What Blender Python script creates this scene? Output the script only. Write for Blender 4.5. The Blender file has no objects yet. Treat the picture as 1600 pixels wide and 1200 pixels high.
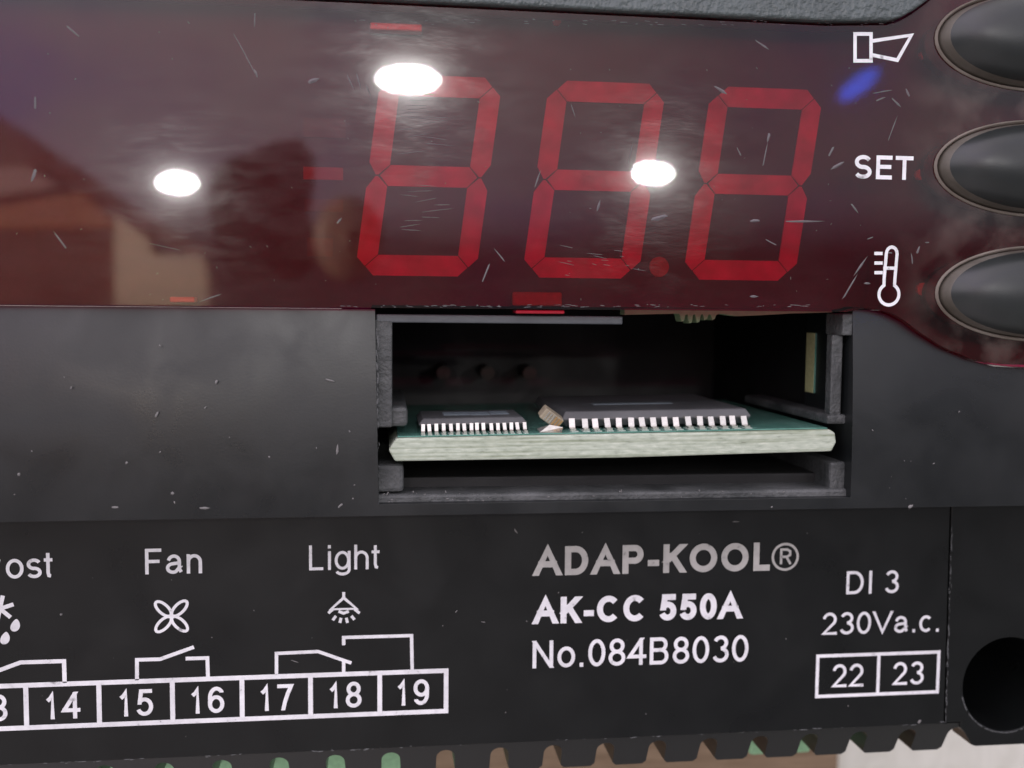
import bpy, bmesh, math, random
from mathutils import Vector, Matrix
from mathutils.geometry import tessellate_polygon
random.seed(7)
S = bpy.context.scene
COL = S.collection
# ------------------------------------------------------------------ camera
# one unit = one centimetre; x right, y up the front of the controller, z out of its face
S.unit_settings.scale_length = 0.01
FPX, YAW, PIT, DIST = 1600.0, math.radians(7.2), math.radians(4.2), 7.6
FW = Vector((math.sin(YAW)*math.cos(PIT), -math.sin(PIT), -math.cos(YAW)*math.cos(PIT))).normalized()
UP = Vector((1, 0, 0)).cross(FW).normalized()
if UP.y < 0: UP = -UP
RT = FW.cross(UP)
CP = Vector((0, 0, 0.3)) - FW*DIST
cd = bpy.data.cameras.new('camera')
cam = bpy.data.objects.new('camera', cd); COL.objects.link(cam)
cam.matrix_world = Matrix(((RT.x, UP.x, -FW.x, CP.x), (RT.y, UP.y, -FW.y, CP.y), (RT.z, UP.z, -FW.z, CP.z), (0, 0, 0, 1)))
cd.sensor_width = 36; cd.lens = 36*FPX/1600; cd.clip_start = 0.1; cd.clip_end = 2000
cd.dof.use_dof = True; cd.dof.focus_distance = 7.45; cd.dof.aperture_fstop = 0.36
S.camera = cam
# ------------------------------------------------------------------ room light
w = bpy.data.worlds.new('World'); S.world = w; w.use_nodes = True
nt = w.node_tree; N = nt.nodes; Lk = nt.links
bg = N['Background']
tc = N.new('ShaderNodeTexCoord')
sx = N.new('ShaderNodeSeparateXYZ'); Lk.new(tc.outputs['Generated'], sx.inputs[0])
def wramp(src, lo, hi, stops):
    mr = N.new('ShaderNodeMapRange'); mr.inputs['From Min'].default_value = lo; mr.inputs['From Max'].default_value = hi
    Lk.new(src, mr.inputs['Value'])
    rp = N.new('ShaderNodeValToRGB'); Lk.new(mr.outputs['Result'], rp.inputs['Fac'])
    while len(rp.color_ramp.elements) < len(stops): rp.color_ramp.elements.new(0.5)
    for el, (p, c) in zip(rp.color_ramp.elements, stops): el.position = (p-lo)/(hi-lo); el.color = (*c, 1)
    return rp
# pale ceiling on the far side, darker room with the photographer on the near side
ry_ = wramp(sx.outputs['Y'], -1, 1, [(-1, (.30, .30, .28)), (-.2, (.12, .12, .115)), (.055, (.15, .145, .145)), (.10, (.80, .80, .83)), (.5, (1, 1, 1.03)), (1, (1, 1, 1.03))])
rx_ = wramp(sx.outputs['X'], -1, 1, [(-1, (1, .98, 1)), (-.3, (1.28, 1.14, 1.20)), (.3, (.52, .50, .52)), (1, (.60, .60, .62))])
mxw = N.new('ShaderNodeMix'); mxw.data_type = 'RGBA'; mxw.blend_type = 'MULTIPLY'; mxw.inputs[0].default_value = 1
Lk.new(ry_.outputs['Color'], mxw.inputs[6]); Lk.new(rx_.outputs['Color'], mxw.inputs[7])
nz = N.new('ShaderNodeTexNoise'); nz.inputs['Scale'].default_value = 4.5; nz.inputs['Detail'].default_value = 3; nz.inputs['Distortion'].default_value = 0.4
Lk.new(tc.outputs['Generated'], nz.inputs['Vector'])
rn_ = wramp(nz.outputs['Fac'], 0, 1, [(0.30, (.66, .66, .98)), (0.45, (.90, .88, .96)), (.56, (1.06, 1.05, 1.04)), (.72, (1.12, 1.02, 1.0))])
mxn = N.new('ShaderNodeMix'); mxn.data_type = 'RGBA'; mxn.blend_type = 'MULTIPLY'; mxn.inputs[0].default_value = 1
Lk.new(mxw.outputs[2], mxn.inputs[6]); Lk.new(rn_.outputs['Color'], mxn.inputs[7])
Lk.new(mxn.outputs[2], bg.inputs['Color']); bg.inputs['Strength'].default_value = 2.15
S.view_settings.view_transform = 'Standard'; S.view_settings.look = 'None'
S.view_settings.exposure = 0.0; S.view_settings.gamma = 1.0
S.render.engine = 'CYCLES'
S.cycles.max_bounces = 8; S.cycles.transparent_max_bounces = 12

def at(px, py, z):
    d = FW + RT*((px-800)/FPX) - UP*((py-600)/FPX)
    t = (z-CP.z)/d.z
    p = CP + d*t
    return (p.x, p.y)
def refl(px, py, H, z=0.62):
    d = FW + RT*((px-800)/FPX) - UP*((py-600)/FPX)
    p = CP + d*((z-CP.z)/d.z)
    t = (H-z)/(-d.z)
    return Vector((p.x+d.x*t, p.y+d.y*t, H))

# three ceiling lamps, mirrored in the display window
for px, py, sx, sy, pw in ((638, 124, 8.6, 3.2, 20000), (277, 286, 5.2, 2.2, 9500), (1020, 271, 5.6, 2.5, 11000)):
    ld = bpy.data.lights.new('ceiling_lamp', 'AREA'); ld.shape = 'ELLIPSE'; ld.size = sx; ld.size_y = sy
    ld.energy = pw; ld.color = (1, 0.98, 0.95)
    lo = bpy.data.objects.new('ceiling_lamp', ld); COL.objects.link(lo); lo.location = refl(px, py, 150)
# blue status light of another device in the room
ld = bpy.data.lights.new('blue_lamp', 'AREA'); ld.shape = 'ELLIPSE'; ld.size = 8; ld.size_y = 2.6; ld.energy = 620; ld.color = (0.02, 0.13, 1.0)
lo = bpy.data.objects.new('blue_lamp', ld); COL.objects.link(lo); lo.location = refl(1342, 132, 150); lo.rotation_euler = (math.pi, 0, math.radians(38)); lo.rotation_euler = (0, 0, math.radians(38))
# added unseen spot that brightens the mirrored cupboard and fingertip
ld = bpy.data.lights.new('cupboard_fill_spot', 'SPOT'); ld.energy = 2600000; ld.spot_size = math.radians(120); ld.spot_blend = 0.4; ld.color = (1, 0.9, 0.78); ld.shadow_soft_size = 5
lo = bpy.data.objects.new('cupboard_fill_spot', ld); COL.objects.link(lo)
lo.location = (-90, 20, 40)
tgt = refl(170, 380, 130)
lo.rotation_euler = (tgt-lo.location).to_track_quat('-Z', 'Y').to_euler()

# ------------------------------------------------------------------ helpers
def thing(name, label, cat, loc=(0, 0, 0), rz=0, group=None):
    o = bpy.data.objects.new(name, None); COL.objects.link(o); o.empty_display_size = 0.3
    o.location = loc; o.rotation_euler = (0, 0, rz); o['label'] = label; o['category'] = cat
    if group: o['group'] = group
    return o
def adopt(o, parent):
    o.parent = parent
    if parent and parent.type == 'EMPTY' and not parent.get('local'):
        o.matrix_parent_inverse = Matrix.Translation(-parent.location)
def link(name, me, mat, parent=None, bevel=0, seg=2, smooth=False, loc=None, auto=False):
    o = bpy.data.objects.new(name, me); COL.objects.link(o)
    if mat and not me.materials: me.materials.append(mat)
    if parent: adopt(o, parent)
    if loc is not None: o.location = loc
    if bevel:
        m = o.modifiers.new('bevel', 'BEVEL'); m.width = bevel; m.segments = seg; m.limit_method = 'ANGLE'; m.angle_limit = math.radians(40)
        m.harden_normals = False
    if smooth:
        for p in me.polygons: p.use_smooth = True
    return o
def mesh(name, vs, fs):
    me = bpy.data.meshes.new(name); me.from_pydata(vs, [], fs); me.update(); return me
def box_mesh(x0, x1, y0, y1, z0, z1):
    v = [(x, y, z) for z in (z0, z1) for y in (y0, y1) for x in (x0, x1)]
    f = [(0, 2, 3, 1), (4, 5, 7, 6), (0, 1, 5, 4), (2, 6, 7, 3), (0, 4, 6, 2), (1, 3, 7, 5)]
    return mesh('box', v, f)
def box(name, x0, x1, y0, y1, z0, z1, mat, parent, bevel=0.0):
    return link(name, box_mesh(min(x0, x1), max(x0, x1), min(y0, y1), max(y0, y1), z0, z1), mat, parent, bevel)
def area(l): return sum(l[i][0]*l[(i+1) % len(l)][1]-l[(i+1) % len(l)][0]*l[i][1] for i in range(len(l)))/2
def plate_mesh(outer, holes, z0, z1, zt=None):
    """a flat plate with holes; zt(x, y) may raise or lower the top"""
    if area(outer) < 0: outer = outer[::-1]
    holes = [h if area(h) < 0 else h[::-1] for h in holes]
    loops = [outer]+holes
    flat = [p for l in loops for p in l]; n = len(flat)
    tri = tessellate_polygon([[Vector((x, y, 0)) for x, y in l] for l in loops])
    vs = [(x, y, zt(x, y) if zt else z1) for x, y in flat]+[(x, y, z0) for x, y in flat]
    fs = []
    for a, b, c in tri:
        A, B, C_ = flat[a], flat[b], flat[c]
        if (B[0]-A[0])*(C_[1]-A[1])-(B[1]-A[1])*(C_[0]-A[0]) < 0: a, c = c, a
        fs.append((a, b, c)); fs.append((c+n, b+n, a+n))
    k = 0
    for l in loops:
        m = len(l)
        for i in range(m):
            a, b = k+i, k+(i+1) % m
            fs.append((b, a, a+n, b+n))
        k += m
    return mesh('plate', vs, fs)
def plate(name, outer, holes, z0, z1, mat, parent, bevel=0, zt=None, seg=2):
    return link(name, plate_mesh(outer, holes, z0, z1, zt), mat, parent, bevel, seg)
def ell(cx, cy, rx, ry, n=48, a0=0, a1=360):
    full = abs(a1-a0) >= 360
    m = n if full else n+1
    return [(cx+rx*math.cos(math.radians(a0+(a1-a0)*i/n)), cy+ry*math.sin(math.radians(a0+(a1-a0)*i/n))) for i in range(m)]
# --- flat print: strokes as ribbons
def ribbon(vs, fs, pts, wd, z, closed=False, square=0):
    p = [Vector(q) for q in pts]
    q = [p[0]]
    for a in p[1:]:
        if (a-q[-1]).length > 1e-5: q.append(a)
    p = q
    if closed and (p[0]-p[-1]).length < 1e-4: p.pop()
    n = len(p); h = wd/2
    L, R_ = [], []
    for i in range(n):
        if closed: d0 = (p[i]-p[i-1]).normalized(); d1 = (p[(i+1) % n]-p[i]).normalized()
        else:
            d1 = (p[i+1]-p[i]).normalized() if i < n-1 else (p[i]-p[i-1]).normalized()
            d0 = (p[i]-p[i-1]).normalized() if i > 0 else d1
        n0 = Vector((-d0.y, d0.x)); n1 = Vector((-d1.y, d1.x))
        m = n0+n1
        m = m.normalized() if m.length > 1e-4 else n0
        k = min(h/max(m.dot(n0), 0.3), h*1.9)
        L.append(p[i]+m*k); R_.append(p[i]-m*k)
    if not closed and square:
        # straight strokes end square on the baseline or on the side of the letter
        for end, o1 in ((0, 1), (n-1, n-2)):
            sg = p[end]-p[o1]
            if sg.length < 0.2*square and n > 2: continue
            dr = sg.normalized()
            for lst in (L, R_):
                q = lst[end]
                if abs(dr.y) > 0.55: t = (p[end].y+math.copysign(h, dr.y)-q.y)/dr.y
                else: t = (p[end].x+math.copysign(h, dr.x)-q.x)/dr.x
                lst[end] = q+dr*t
    b = len(vs)
    for i in range(n): vs.append((L[i].x, L[i].y, z)); vs.append((R_[i].x, R_[i].y, z))
    for i in range(n if closed else n-1):
        a, c = b+2*i, b+2*((i+1) % n)
        fs.append((a, a+1, c+1, c))
def strokes_obj(name, strokes, wd, z, mat, parent, square=0):
    vs, fs = [], []
    for i, s in enumerate(strokes):
        closed = s[0] == 'c'
        pts = s[1] if closed else s
        ribbon(vs, fs, pts, wd, z+i*0.0007, closed, square)
    me = mesh(name, vs, fs)
    bm = bmesh.new(); bm.from_mesh(me); bmesh.ops.recalc_face_normals(bm, faces=bm.faces)
    for fc in bm.faces:
        if fc.normal.z < 0: fc.normal_flip()
    bm.to_mesh(me); bm.free()
    return link(name, me, mat, parent)
def A(cx, cy, rx, ry, a0, a1, n=14): return ell(cx, cy, rx, ry, n, a0, a1) if abs(a1-a0) < 360 else ell(cx, cy, rx, ry, n)
def E_(cx, cy, rx, ry): return ('c', ell(cx, cy, rx, ry, 28))
X = 0.725
def sline(h): return A(.5, .745*h, .46, .255*h, 25, 262)+A(.5, .25*h, .48, .25*h, 88, -155)
def bowl6(): return [E_(.5, .31, .49, .31), [(.93, .82)]+A(.53, .6, .52, .40, 40, 180)+[(.01, .33)]]
GL = {  # (advance, side bearing, strokes) ; 1 = capital height
 'A': (.93, .01, [[(0, 0), (.5, 1), (1, 0)], [(.2, .36), (.8, .36)]]),
 'B': (.93, .10, [[(0, 0), (0, 1)], [(.02, 1), (.6, 1)]+A(.6, .77, .33, .23, 90, -90)+[(0, .54)], [(0.1, .54), (.6, .54)]+A(.62, .27, .38, .27, 90, -90)+[(0, 0)]]),
 'C': (1.0, .07, [A(.52, .5, .52, .5, 42, 318, 26)]),
 'D': (1.0, .11, [('c', [(0, 0), (0, 1), (.45, 1)]+A(.45, .5, .55, .5, 85, -85)+[(.45, 0)])]),
 'E': (.93, .11, [[(1, 1), (0, 1), (0, 0), (1, 0)], [(0, .53), (.92, .53)]]),
 'F': (.85, .11, [[(1, 1), (0, 1), (0, 0)], [(0, .5), (.86, .5)]]),
 'I': (.39, .14, [[(.5, 0), (.5, 1)]]),
 'K': (.93, .10, [[(0, 0), (0, 1)], [(.94, 1), (.17, .47)], [(.40, .62), (1, 0)]]),
 'L': (.78, .10, [[(0, 1), (0, 0), (1, 0)]]),
 'N': (1.0, .11, [[(0, 0), (0, 1)], [(.03, 1), (.97, 0)], [(1, 0), (1, 1)]]),
 'O': (1.09, .07, [E_(.5, .5, .5, .5)]),
 'P': (.93, .11, [[(0, 0), (0, 1)], [(0.02, 1), (.62, 1)]+A(.62, .72, .38, .28, 90, -90)+[(0, .44)]]),
 'R': (1.0, .11, [[(0, 0), (0, 1)], [(0.02, 1), (.62, 1)]+A(.62, .73, .36, .27, 90, -90)+[(0, .46)], [(.5, .46), (1, 0)]]),
 'S': (.93, .07, [sline(1)]),
 'T': (.85, .03, [[(0, 1), (1, 1)], [(.5, 1), (.5, 0)]]),
 'V': (.93, .01, [[(0, 1), (.5, 0), (1, 1)]]),
 '0': (.777, .06, [E_(.5, .5, .5, .5)]),
 '1': (.777, .15, [[(.0, .72), (.38, .83), (.62, 1.0), (.62, 0)]]),
 '2': (.777, .05, [A(.5, .71, .46, .29, 172, -38)+[(.03, 0), (1, 0)]]),
 '3': (.777, .06, [A(.5, .76, .43, .24, 160, -88), A(.5, .26, .49, .26, 86, -162)]),
 '4': (.777, .03, [[(.76, 0), (.76, .98)], [(.76, 1), (0, .29)], [(0.02, .29), (1, .29)]]),
 '5': (.777, .06, [[(.92, 1), (.22, 1)], [(.22, 1), (.10, .50)], A(.47, .32, .52, .32, 140, -158, 20)]),
 '6': (.777, .06, bowl6()),
 '7': (.777, .07, [[(0, 1), (1, 1), (.72, .66), (.5, .33), (.36, 0)]]),
 '8': (.777, .06, [E_(.5, .76, .42, .24), E_(.5, .26, .49, .26)]),
 '9': (.777, .06, [E_(.5, .69, .49, .31), [(.07, .18)]+A(.47, .4, .52, .40, 220, 360)+[(.99, .67)]]),
 'a': (.777, .06, [[(.06, .53)]+A(.47, .48, .40, .245, 150, 0)+[(.87, .14), (1, 0)], [(.86, .42)]+A(.4, .19, .4, .19, 100, 300)+[(.86, .2)]]),
 'c': (.70, .05, [A(.52, X/2, .52, X/2, 45, 315, 22)]),
 'e': (.777, .06, [[(0, X*.5), (1, X*.5)]+A(.5, X/2, .5, X/2, 0, 315, 24)]),
 'f': (.39, .02, [[(1, 1), (.6, 1), (.4, .85), (.4, 0)], [(0, X), (.95, X)]]),
 'g': (.777, .06, [E_(.48, X/2, .48, X/2), [(1, X), (1, -.05)]+A(.5, -.06, .5, .2, 0, -155)]),
 'h': (.777, .09, [[(0, 0), (0, 1)], [(0, .4)]+A(.5, .45, .5, .275, 165, 0)+[(1, 0)]]),
 'i': (.31, .10, [[(.5, 0), (.5, X)], [(.5, .98), (.5, 1)]]),
 'n': (.777, .09, [[(0, 0), (0, X)], [(0, .4)]+A(.5, .45, .5, .275, 165, 0)+[(1, 0)]]),
 'o': (.777, .05, [E_(.5, X/2, .5, X/2)]),
 'r': (.465, .09, [[(0, 0), (0, X)], [(0, .42), (.2, .64), (.55, X), (1, X*.97)]]),
 's': (.70, .05, [sline(X)]),
 't': (.39, .03, [[(.45, .96), (.45, .16), (.6, .03), (1, .01)], [(0, X), (1, X)]]),
 '-': (.465, .04, [[(0, .32), (1, .32)]]),
 '.': (.39, .13, [[(.5, 0), (.5, .02)]]),
 ' ': (.39, 0, []),
}
def text(name, s, x0, x1, y, cap, wt, z, mat, parent):
    """stroke lettering between x0 and x1, baseline y, capital height cap, stroke weight wt (share of cap)"""
    adv = [GL[c][0] for c in s]
    ink0 = GL[s[0]][1]; ink1 = sum(adv)-GL[s[-1]][1]
    k = (x1-x0)/(ink1-ink0)
    wd = cap*wt; out = []; pen = 0
    for c, a in zip(s, adv):
        b = GL[c][1]; gx0 = x0+(pen+b-ink0)*k+wd/2; gx1 = x0+(pen+a-b-ink0)*k-wd/2
        if gx1 < gx0: gx0 = gx1 = (gx0+gx1)/2
        f = lambda q: (gx0+(gx1-gx0)*q[0], y+wd/2+(cap-wd)*q[1])
        for st in GL[c][2]:
            if st[0] == 'c': out.append(('c', [f(q) for q in st[1]]))
            else: out.append([f(q) for q in st])
        pen += a
    return strokes_obj(name, out, wd, z, mat, parent, cap)

# ------------------------------------------------------------------ materials
def newmat(name):
    m = bpy.data.materials.new(name); m.use_nodes = True
    return m, m.node_tree.nodes, m.node_tree.links, m.node_tree.nodes['Principled BSDF']
def noise(n, l, scale, detail=4, dist=0, mapping=None):
    t = n.new('ShaderNodeTexCoord'); x = n.new('ShaderNodeTexNoise'); x.inputs['Scale'].default_value = scale
    x.inputs['Detail'].default_value = detail; x.inputs['Distortion'].default_value = dist
    if mapping:
        mp = n.new('ShaderNodeMapping'); mp.inputs['Scale'].default_value = mapping
        l.new(t.outputs['Object'], mp.inputs['Vector']); l.new(mp.outputs['Vector'], x.inputs['Vector'])
    else: l.new(t.outputs['Object'], x.inputs['Vector'])
    return x
def ramp(n, l, src, stops):
    r = n.new('ShaderNodeValToRGB'); l.new(src, r.inputs['Fac'])
    while len(r.color_ramp.elements) < len(stops): r.color_ramp.elements.new(0.5)
    for el, (p, c) in zip(r.color_ramp.elements, stops):
        el.position = p; el.color = (c, c, c, 1) if isinstance(c, (int, float)) else (*c, 1)
    return r
def plastic(name, col, r0, r1, grain=60, bump=0.15, dirt=0.0, dist=0.004):
    m, n, l, b = newmat(name)
    a = noise(n, l, 3.0, 6)
    c = ramp(n, l, a.outputs['Fac'], [(0.3, tuple(x*0.8 for x in col)), (0.7, tuple(x*1.15+dirt for x in col))])
    l.new(c.outputs['Color'], b.inputs['Base Color'])
    a2 = noise(n, l, 1.7, 8, 0.6)
    r = ramp(n, l, a2.outputs['Fac'], [(0.3, r0), (0.7, r1)]); l.new(r.outputs['Color'], b.inputs['Roughness'])
    g = noise(n, l, grain, 2)
    bp = n.new('ShaderNodeBump'); bp.inputs['Strength'].default_value = bump; bp.inputs['Distance'].default_value = dist
    l.new(g.outputs['Fac'], bp.inputs['Height']); l.new(bp.outputs['Normal'], b.inputs['Normal'])
    return m
def flat(name, col, rough=0.5, metal=0.0, spec=0.5):
    m, n, l, b = newmat(name)
    a = noise(n, l, 25.0, 5)
    c = ramp(n, l, a.outputs['Fac'], [(0.25, tuple(x*0.82 for x in col)), (0.75, tuple(min(1, x*1.1) for x in col))])
    l.new(c.outputs['Color'], b.inputs['Base Color'])
    b.inputs['Roughness'].default_value = rough; b.inputs['Metallic'].default_value = metal
    b.inputs['Specular IOR Level'].default_value = spec
    return m
def ink(name, col):
    m, n, l, b = newmat(name)
    a = noise(n, l, 14.0, 9, 0.3); g = noise(n, l, 1.3, 3)
    c = ramp(n, l, a.outputs['Fac'], [(0.26, tuple(x*0.35 for x in col)), (0.36, tuple(x*0.88 for x in col)), (0.6, col)])
    c2 = ramp(n, l, g.outputs['Fac'], [(0.35, 0.86), (0.6, 1.0)])
    mm = n.new('ShaderNodeMix'); mm.data_type = 'RGBA'; mm.blend_type = 'MULTIPLY'; mm.inputs[0].default_value = 1
    l.new(c.outputs['Color'], mm.inputs[6]); l.new(c2.outputs['Color'], mm.inputs[7]); l.new(mm.outputs[2], b.inputs['Base Color'])
    b.inputs['Roughness'].default_value = 0.5
    return m
M_panel = plastic('black_panel_plastic', (0.009, 0.0108, 0.0112), 0.25, 0.42, 70, 0.08)
M_label = plastic('black_label_plastic', (0.006, 0.007, 0.0068), 0.26, 0.36, 90, 0.06)
M_bezel = plastic('grained_bezel_plastic', (0.085, 0.105, 0.104), 0.30, 0.42, 22, 0.9, dist=0.02)
M_inner = plastic('dusty_inner_plastic', (0.036, 0.041, 0.040), 0.45, 0.7, 26, 0.9, dirt=0.07, dist=0.015)
M_dark = plastic('dark_cavity_plastic', (0.008, 0.008, 0.008), 0.5, 0.7, 30, 0.2)
M_rubber = plastic('grey_rubber', (0.022, 0.026, 0.025), 0.30, 0.42, 70, 0.1)
M_skirt = plastic('grimy_rubber_skirt', (0.075, 0.064, 0.046), 0.5, 0.7, 14, 0.4, dirt=0.06)
M_white = ink('white_print', (0.90, 0.90, 0.92))
M_grey = ink('grey_print', (0.52, 0.51, 0.48))
M_dust = flat('pale_dust', (0.20, 0.195, 0.19), 0.9)
M_pin = flat('tinned_metal', (0.72, 0.71, 0.65), 0.25, 0.8)
M_pad = flat('solder_pad_tin', (0.50, 0.58, 0.52), 0.4, 0.3)
M_gold = flat('copper_winding', (0.62, 0.38, 0.16), 0.35, 0.6)
M_chip = plastic('chip_epoxy', (0.105, 0.108, 0.11), 0.35, 0.5, 80, 0.3)
M_mark = flat('worn_chip_marking', (0.22, 0.27, 0.30), 0.7)
M_strip = plastic('grey_blue_strip', (0.09, 0.10, 0.11), 0.3, 0.5, 30, 0.3)
M_seg = flat('red_segment_diffuser', (0.93, 0.30, 0.66), 0.6)
for e_ in M_seg.node_tree.nodes:
    if e_.type == 'TEX_NOISE': e_.inputs['Scale'].default_value = 5.0
    if e_.type == 'VALTORGB': e_.color_ramp.elements[0].color = (0.52, 0.16, 0.34, 1)
M_dim = flat('dim_red_segment', (0.40, 0.08, 0.10), 0.6)
M_faint = flat('faint_icon_window', (0.12, 0.04, 0.05), 0.6)
M_back = flat('display_face', (0.075, 0.035, 0.09), 0.6)
M_led_glint = flat('led_and_glint_red', (0.85, 0.10, 0.10), 0.3)
M_green = flat('green_terminal_plastic', (0.30, 0.54, 0.31), 0.45)
M_coat = flat('phone_back_black', (0.02, 0.018, 0.018), 0.6)

# red acrylic: clear tinted sheet with a polished, scuffed face and dust round the buttons
def lens_mat(name, dust=True, tint=(0.87, 0.06, 0.38)):
    m, n, l, b = newmat(name); n.remove(b)
    out = [x for x in n if x.type == 'OUTPUT_MATERIAL'][0]
    tr = n.new('ShaderNodeBsdfTransparent'); tr.inputs['Color'].default_value = (*tint, 1)
    di = n.new('ShaderNodeBsdfDiffuse')
    base = n.new('ShaderNodeMixShader')
    l.new(tr.outputs[0], base.inputs[1]); l.new(di.outputs[0], base.inputs[2])
    di.inputs['Color'].default_value = (0.30, 0.235, 0.20, 1)
    a = noise(n, l, 1.6, 9, 0.8)
    film = ramp(n, l, a.outputs['Fac'], [(0.35, 0.004), (0.75, 0.022)])
    if dust:
        # dirt rubbed into the area round the buttons at the right-hand end
        t = n.new('ShaderNodeTexCoord'); sp = n.new('ShaderNodeSeparateXYZ'); l.new(t.outputs['Object'], sp.inputs[0])
        mrx = n.new('ShaderNodeMapRange'); mrx.inputs['From Min'].default_value = 2.75; mrx.inputs['From Max'].default_value = 3.6
        l.new(sp.outputs['X'], mrx.inputs['Value'])
        a2 = noise(n, l, 3.6, 10, 0.25)
        r2 = ramp(n, l, a2.outputs['Fac'], [(0.41, 0.0), (0.85, 0.48)])
        mu = n.new('ShaderNodeMath'); mu.operation = 'MULTIPLY'; l.new(mrx.outputs[0], mu.inputs[0]); l.new(r2.outputs[0], mu.inputs[1])
        ad = n.new('ShaderNodeMath'); ad.operation = 'ADD'; ad.use_clamp = True
        l.new(mu.outputs[0], ad.inputs[0]); l.new(film.outputs[0], ad.inputs[1]); l.new(ad.outputs[0], base.inputs[0])
    else: l.new(film.outputs[0], base.inputs[0])
    ga = n.new('ShaderNodeBsdfGlossy'); ga.inputs['Roughness'].default_value = 0.015
    gb = n.new('ShaderNodeBsdfGlossy'); gb.inputs['Roughness'].default_value = 0.075
    g1 = n.new('ShaderNodeMixShader'); g1.inputs[0].default_value = 0.22
    l.new(ga.outputs[0], g1.inputs[1]); l.new(gb.outputs[0], g1.inputs[2])
    g2 = n.new('ShaderNodeBsdfGlossy'); g2.inputs['Roughness'].default_value = 0.17
    gm = n.new('ShaderNodeMixShader'); l.new(g1.outputs[0], gm.inputs[1]); l.new(g2.outputs[0], gm.inputs[2])
    sc = noise(n, l, 6.0, 9, 0.6, (0.55, 1.5, 1))
    rs = ramp(n, l, sc.outputs['Fac'], [(0.40, 0.05), (0.78, 0.34)]); l.new(rs.outputs[0], gm.inputs[0])
    wv = noise(n, l, 22, 7, 0.3, (0.5, 1.4, 1))
    bp = n.new('ShaderNodeBump'); bp.inputs['Strength'].default_value = 0.05; bp.inputs['Distance'].default_value = 0.01
    l.new(wv.outputs['Fac'], bp.inputs['Height']); l.new(bp.outputs['Normal'], g2.inputs['Normal'])
    fr = n.new('ShaderNodeFresnel'); fr.inputs['IOR'].default_value = 1.58
    mx = n.new('ShaderNodeMixShader'); l.new(fr.outputs[0], mx.inputs[0]); l.new(base.outputs[0], mx.inputs[1]); l.new(gm.outputs[0], mx.inputs[2])
    l.new(mx.outputs[0], out.inputs['Surface'])
    return m
M_lens = lens_mat('red_acrylic')
def rear_mat():
    m, n, l, b = newmat('red_acrylic_rear'); n.remove(b)
    tr = n.new('ShaderNodeBsdfTransparent'); tr.inputs['Color'].default_value = (0.87, 0.06, 0.38, 1)
    l.new(tr.outputs[0], [x for x in n if x.type == 'OUTPUT_MATERIAL'][0].inputs['Surface']); return m
M_rear = rear_mat()     # rear of the sheet is matt and lies against the display
M_tab = flat('red_acrylic_tab', (0.42, 0.012, 0.03), 0.2)

def fr4():
    m, n, l, b = newmat('glass_fibre_edge')
    a = noise(n, l, 16, 6, 0.2, (0.7, 2.6, 1)); a2 = noise(n, l, 60, 4)
    c = ramp(n, l, a.outputs['Fac'], [(0.26, (0.28, 0.31, 0.24)), (0.38, (0.42, 0.48, 0.38)), (0.60, (0.52, 0.58, 0.47)), (0.78, (0.66, 0.71, 0.60))])
    a3 = noise(n, l, 7, 5, 0.15, (0.12, 6.5, 1))
    c3 = ramp(n, l, a3.outputs['Fac'], [(0.36, (0.62, 0.64, 0.56)), (0.52, (1, 1, 1))])
    mm = n.new('ShaderNodeMix'); mm.data_type = 'RGBA'; mm.blend_type = 'MULTIPLY'; mm.inputs[0].default_value = 1
    l.new(c.outputs['Color'], mm.inputs[6]); l.new(c3.outputs['Color'], mm.inputs[7])
    l.new(mm.outputs[2], b.inputs['Base Color']); b.inputs['Roughness'].default_value = 0.75
    bp = n.new('ShaderNodeBump'); bp.inputs['Strength'].default_value = 0.25; bp.inputs['Distance'].default_value = 0.006
    l.new(a2.outputs['Fac'], bp.inputs['Height']); l.new(bp.outputs['Normal'], b.inputs['Normal'])
    return m
M_fr4 = fr4()
def mask():
    m, n, l, b = newmat('green_solder_mask')
    a = noise(n, l, 6, 5)
    c = ramp(n, l, a.outputs['Fac'], [(0.3, (0.07, 0.21, 0.16)), (0.7, (0.15, 0.33, 0.27))])
    l.new(c.outputs['Color'], b.inputs['Base Color']); b.inputs['Roughness'].default_value = 0.22
    return m
M_mask = mask()
def wood(name, c0, c1, sc=(0.6, 6, 1)):
    m, n, l, b = newmat(name)
    a = noise(n, l, 2.2, 7, 1.0, sc)
    c = ramp(n, l, a.outputs['Fac'], [(0.3, c0), (0.7, c1)]); l.new(c.outputs['Color'], b.inputs['Base Color'])
    b.inputs['Roughness'].default_value = 0.7
    return m
M_board = wood('brown_board', (0.16, 0.105, 0.06), (0.27, 0.19, 0.12))
M_table = wood('pale_table_top', (0.60, 0.60, 0.52), (0.70, 0.70, 0.62), (1.2, 0.6, 1))
M_cupb = wood('reddish_wood', (0.28, 0.10, 0.06), (0.42, 0.17, 0.09), (0.05, 0.3, 1))
M_cupd = wood('dark_wood', (0.09, 0.035, 0.03), (0.15, 0.06, 0.05), (0.05, 0.3, 1))
M_shelf = wood('pinkish_paint', (0.30, 0.18, 0.17), (0.40, 0.25, 0.24), (0.05, 0.05, 1))
M_wallp = wood('beige_paint', (0.62, 0.48, 0.36), (0.72, 0.58, 0.45), (0.05, 0.05, 1))

# ------------------------------------------------------------------ surface below
TZ = -6.0
tb = plate('table_top', [(-60, -60), (60, -60), (60, 40), (-60, 40)], [], TZ-2, TZ, M_table, None); tb['kind'] = 'structure'
xr = at(1302, 1195, TZ+0.3)[0]
bo = plate('brown_board', [(-14, -16), (xr, -16), (xr+0.1, -4), (-14, -4)], [], TZ+0.004, TZ+0.3, M_board, None, 0.03)
bo['label'] = 'flat brown board lying on the table below the vent slots'; bo['category'] = 'board'

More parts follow.
